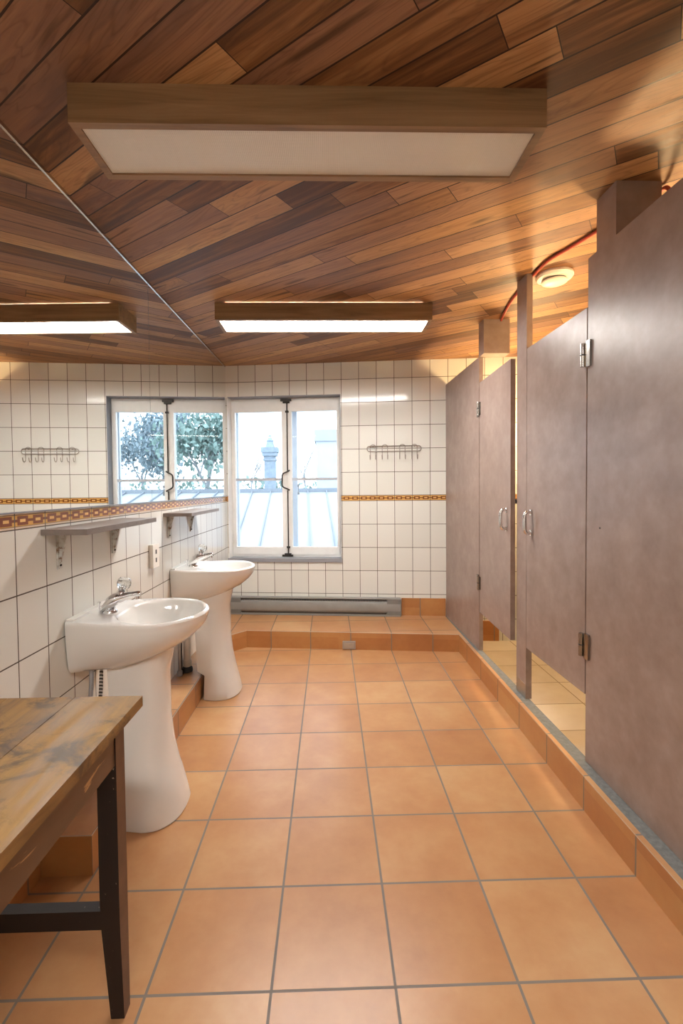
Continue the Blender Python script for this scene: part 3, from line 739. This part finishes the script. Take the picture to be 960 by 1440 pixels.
def stall_door(hx, length, sgn, angle, z0, z1, label, hz):
    """hinge at local x = hx on PART; the door runs to hx + sgn*length, its free end swung out by angle"""
    g = thing('stall_door', PART.p(hx+sgn*length/2, 0.012, z0), label, 'door', 'stall doors')
    u = (PART.u*sgn*math.cos(angle) - PART.v*math.sin(angle)); v = (PART.v*math.cos(angle) + PART.u*sgn*math.sin(angle))
    D = Fr(PART.p(hx, 0.0, 0), u, v)
    b = B(); box(b, (0.004, length), (0, 0.026), (z0, z1), D); part('panel', b, LAM, g, bevel=0.0015)
    hd = length-0.055
    b = B(); tube(b, smooth_pts([D.p(hd, 0, 1.098), D.p(hd, -0.022, 1.100), D.p(hd, -0.034, 1.080), D.p(hd, -0.034, 1.015), D.p(hd, -0.022, 0.995), D.p(hd, 0, 0.997)], 5), 0.009, 10)
    for z in (1.098, 0.997): box(b, (hd-0.010, hd+0.010), (-0.006, -0.0002), (z-0.014, z+0.014), D)
    part('pull_handle', b, CHROME, g, smooth=True)
    b = B(); box(b, (length-0.04, length+0.012), (0.0265, 0.036), (1.135, 1.16), D); tube(b, [D.p(length-0.04, 0.031, 1.1475), D.p(length+0.022, 0.031, 1.1475)], 0.006, 8); part('latch', b, DARK_METAL, g)
    for z in hz:
        b = B(); q = 0.012
        tube(b, [D.p(q, -0.011, z-0.045), D.p(q, -0.011, z-0.002)], 0.0095, 12); tube(b, [D.p(q, -0.011, z+0.002), D.p(q, -0.011, z+0.045)], 0.0095, 12)
        box(b, (q+0.004, q+0.022), (-0.005, -0.0003), (z-0.042, z+0.042), D)
        hn = part('hinge', b, HINGE, g, smooth=True)
        b = B(); E_ = PART.p(hx, 0, 0); H = Fr(E_, PART.u*sgn, PART.v)
        box(b, (-0.032, -0.006), (-0.009, -0.0003), (z-0.05, z+0.05), H); part('leaf', b, HINGE, hn, bevel=0.002)
        b = B(); tube(b, [D.p(q, -0.011, z-0.0022), D.p(q, -0.011, z+0.0022)], 0.0101, 12); part('bushing', b, RUBBER, hn)
stall_door(0.156, 0.585, 1, math.radians(2.6), 0.395, 1.908, 'far taupe stall door standing slightly open', (1.737, 0.591))
stall_door(1.427, 0.545, -1, 0.0, 0.400, 1.920, 'near taupe stall door, shut beside the wide panel', (1.739, 0.597))

# ------------------------------------------------------------------ smoke detector and cord
sd = thing('smoke_detector', (1.30, -0.865, CEIL), 'round cream smoke detector on the cedar ceiling', 'smoke detector')
b = B(); lathe(b, [(0.088, -0.0005), (0.090, -0.012), (0.082, -0.022), (0.062, -0.026)], (1.30, -0.865, CEIL), 36); part('base', b, PLASTIC, sd, smooth=True)
b = B(); lathe(b, [(0.056, -0.0262), (0.056, -0.033)], (1.30, -0.865, CEIL), 32); part('vent_ring', b, PLASTIC_D, sd)
b = B(); lathe(b, [(0.062, -0.0332), (0.061, -0.040), (0.045, -0.047), (0.012, -0.049)], (1.30, -0.865, CEIL), 32); part('cap', b, PLASTIC, sd, smooth=True)
b = B(); zc = CEIL-0.0085
tube(b, smooth_pts([(1.50, 0.45, zc), (1.36, 0.12, zc), (1.272, -0.18, zc), (1.213, -0.481, zc), (1.194, -0.683, zc), (1.188, -0.873, zc), (1.194, -1.038, zc), (1.236, -1.156, zc), (1.275, -1.28, zc), (1.31, -1.40, zc), (1.345, -1.50, zc-0.01), (1.352, -1.58, zc-0.005), (1.345, -1.62, zc-0.05), (1.342, -1.64, zc-0.12), (1.345, -1.66, zc-0.2)], 6), 0.0075, 8)
tag(finish('electrical_cord', b, RED_CORD, smooth=True), 'red cord strung along the cedar ceiling above the stall doors', 'cord')
# warm lamps on the wall inside the stalls
def wall_lamp(y, z, label):
    gl = thing('wall_lamp', (RW, y, z), label, 'lamp', 'warm globe lamps inside the stalls')
    rot = Matrix.Rotation(math.radians(-90), 3, 'Y')
    b = B(); lathe(b, [(0.06, 0.0005), (0.06, 0.015), (0.03, 0.03), (0.025, 0.05)], (RW, y, z), 24, rot=rot); part('lamp_base', b, PLASTIC, gl, smooth=True)
    b = B(); lathe(b, [(0.028, 0.048)]+[(0.06*math.sin(math.pi*k/10)+0.003, 0.105-0.057*math.cos(math.pi*k/10)) for k in range(1, 11)], (RW, y, z), 24, rot=rot); part('globe', b, BULB, gl, smooth=True)
wall_lamp(-1.15, 1.66, 'warm globe wall lamp inside the near stall')
wall_lamp(0.22, 1.66, 'warm globe wall lamp inside the far stall')

# ------------------------------------------------------------------ outside the window
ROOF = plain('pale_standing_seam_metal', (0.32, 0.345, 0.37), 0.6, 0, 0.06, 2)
HAZE_STONE = plain('hazed_render', (0.40, 0.44, 0.49), 0.8, 0, 0.05, 3)  # distance haze put into the wall colour, paler and bluer
BRICK = plain('hazed_brick', (0.24, 0.30, 0.37), 0.85, 0, 0.15, 8)  # brick shifted to pale blue to stand for haze
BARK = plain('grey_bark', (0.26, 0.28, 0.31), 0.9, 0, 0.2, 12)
LEAF_A = leaf_mat('hazed_bluish_leaves', (0.15, 0.215, 0.26), (0.25, 0.32, 0.37)); LEAF_B = leaf_mat('hazed_green_leaves', (0.14, 0.23, 0.22), (0.24, 0.34, 0.32))  # leaf colours paled and blued, haze painted into them
b = B(); box(b, (-60, 60), (1.6, 120), (-6.2, -6.0)); struct('ground', b, plain('dull_ground', (0.2, 0.22, 0.2), 0.9), 'distant ground far below the window', 'ground')
# neighbouring standing seam roof
rf = thing('metal_roof', (0, 3.5, -1), 'pale standing seam metal roof below the window', 'roof')
RF0 = (1.7, 0.20); RF1 = (5.0, 1.17)
def rz(y): return RF0[1]+(y-RF0[0])*(RF1[1]-RF0[1])/(RF1[0]-RF0[0])
b = B()
vs = [b.verts.new(q) for x in (-6, 7) for q in ((x, RF0[0], rz(RF0[0])), (x, RF1[0], rz(RF1[0])), (x, RF1[0]+3.2, 0.4), (x, RF1[0]+3.2, -1.2), (x, RF0[0], -1.2))]
for i in range(5): b.faces.new([vs[i], vs[(i+1) % 5], vs[5+(i+1) % 5], vs[5+i]])
b.faces.new(vs[:5]); b.faces.new(vs[5:][::-1]); part('roof_sheet', b, ROOF, rf)
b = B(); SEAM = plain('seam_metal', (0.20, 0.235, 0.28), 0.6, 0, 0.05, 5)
for k in range(-14, 20):
    x = -0.86+0.32*k
    vs = [[b.verts.new((x-0.055*(y-5)+dx, y, rz(y)+dz)) for dx, dz in ((-0.009, 0), (0.009, 0), (0.009, 0.03), (-0.009, 0.03))] for y in RF0[:1]+(5.0,)]
    for i in range(4): b.faces.new([vs[0][i], vs[0][(i+1) % 4], vs[1][(i+1) % 4], vs[1][i]])
    b.faces.new(vs[0]); b.faces.new(vs[1][::-1])
part('seams', b, SEAM, rf)
b = B(); box(b, (-6, 7), (4.94, 5.08), (1.15, 1.22)); part('ridge_cap', b, SEAM, rf, bevel=0.01)
# dormer block on the right
dm = thing('neighbouring_building', (0.27, 8.6, -5.9), 'haze-pale blue-grey flat-topped building rising at the right of the window view', 'building')
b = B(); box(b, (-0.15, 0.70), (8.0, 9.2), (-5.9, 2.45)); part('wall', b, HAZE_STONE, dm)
b = B(); box(b, (-0.19, 0.74), (7.95, 9.25), (2.33, 2.60)); part('coping', b, ROOF, dm, bevel=0.01)
# chimney
ch = thing('brick_chimney', (-1.72, 12, 0), 'tall slender brick chimney seen through the left casement', 'chimney')
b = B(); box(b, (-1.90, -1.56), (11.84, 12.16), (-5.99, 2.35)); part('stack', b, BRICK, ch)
b = B(); box(b, (-1.96, -1.50), (11.78, 12.22), (2.25, 2.36)); box(b, (-1.93, -1.53), (11.81, 12.19), (2.1, 2.16)); box(b, (-1.99, -1.47), (11.75, 12.25), (2.36, 2.52)); part('corbel', b, BRICK, ch, bevel=0.02)
b = B(); lathe(b, [(0.16, 2.52), (0.13, 2.62), (0.10, 2.70), (0.12, 2.74), (0.07, 2.80), (0.05, 2.92)], (-1.73, 12, 0), 14); part('chimney_pot', b, BRICK, ch, smooth=True)
# trees
def branches(bm, p, d, L, r, depth, tips, spread=0.55):
    n = 4; pts = [p.copy()]; q = p.copy(); dd = d.copy()
    for i in range(n):
        dd = (dd+Vector((random.uniform(-.12, .12), random.uniform(-.12, .12), random.uniform(-.02, .10)))).normalized()
        q = q+dd*L/n; pts.append(q.copy())
    tube(bm, pts, [r*(1-0.45*i/n) for i in range(n+1)], 6 if depth > 1 else 4)
    tips.append(q.copy())
    if depth:
        for k in range(3 if depth > 1 else 4):
            i = random.randint(2, n); a = random.uniform(0, 6.28)
            nd = (dd + Vector((math.cos(a), math.sin(a), random.uniform(0.05, .6)))*spread*random.uniform(.7, 1.3)).normalized()
            branches(bm, pts[i], nd, L*random.uniform(.6, .8), r*0.5, depth-1, tips, spread)
def tree(x, y, zt, hgt, label, mat, leaves, spread=0.6, r=0.14, base=-6.0):
    g = thing('tree' if leaves else 'bare_tree', (x, y, base), label, 'tree', 'trees beyond the neighbouring roof')
    b = B(); tips = []
    trunk_top = zt-hgt*0.8
    tube(b, [(x, y, base), (x+0.05, y, (base+trunk_top)/2), (x, y, trunk_top+0.05)], [r*1.6, r*1.2, r], 8)
    branches(b, Vector((x, y, trunk_top)), Vector((0, 0, 1)), hgt*0.34, r, 4 if leaves else 4, tips, spread)
    part('trunk', b, BARK, g)
    if leaves:
        b = B()
        for tp in tips:
            for k in range(leaves):
                c = tp+Vector((random.gauss(0, .38), random.gauss(0, .38), random.gauss(0, .36))); s = random.uniform(.08, .17)
                m = Euler((random.uniform(0, 3), random.uniform(0, 3), random.uniform(0, 6))).to_matrix()
                b.faces.new([b.verts.new(c+m @ Vector(v)*s) for v in ((-1, 0, 0), (0, -.55, .1), (1, 0, 0), (0, .55, .1))])
        part('crown', b, mat, g)
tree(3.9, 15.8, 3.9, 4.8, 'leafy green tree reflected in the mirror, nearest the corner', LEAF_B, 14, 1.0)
tree(7.75, 22.5, 4.9, 6.0, 'haze-blue leafy tree reflected in the mirror, second from the corner', LEAF_A, 16, 1.0)
tree(12.1, 29.5, 5.4, 7.0, 'haze-blue leafy tree reflected in the mirror, farthest from the corner', LEAF_A, 16, 1.0)
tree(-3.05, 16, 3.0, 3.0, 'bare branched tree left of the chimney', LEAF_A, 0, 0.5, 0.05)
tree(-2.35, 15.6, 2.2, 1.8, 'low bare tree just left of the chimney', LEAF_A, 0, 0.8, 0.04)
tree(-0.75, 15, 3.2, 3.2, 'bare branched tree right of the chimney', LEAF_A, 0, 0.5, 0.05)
b = B()
for k in range(5200):
    x = random.uniform(-9, 13); c = Vector((x, 13.5+random.gauss(0, .35), 0.75+0.30*math.sin(x*1.7)*0.4+random.uniform(-1.6, .75))); s = random.uniform(.06, .13)
    m = Euler((random.uniform(0, 3), random.uniform(0, 3), random.uniform(0, 6))).to_matrix()
    b.faces.new([b.verts.new(c+m @ Vector(v)*s) for v in ((-1, 0, 0), (0, -.6, .1), (1, 0, 0), (0, .6, .1))])
box(b, (-9, 13), (13.3, 13.7), (-5.99, 0.6))
tag(finish('hedge', b, LEAF_B), 'clipped green hedge along the far side of the roof', 'hedge', None, 'stuff')
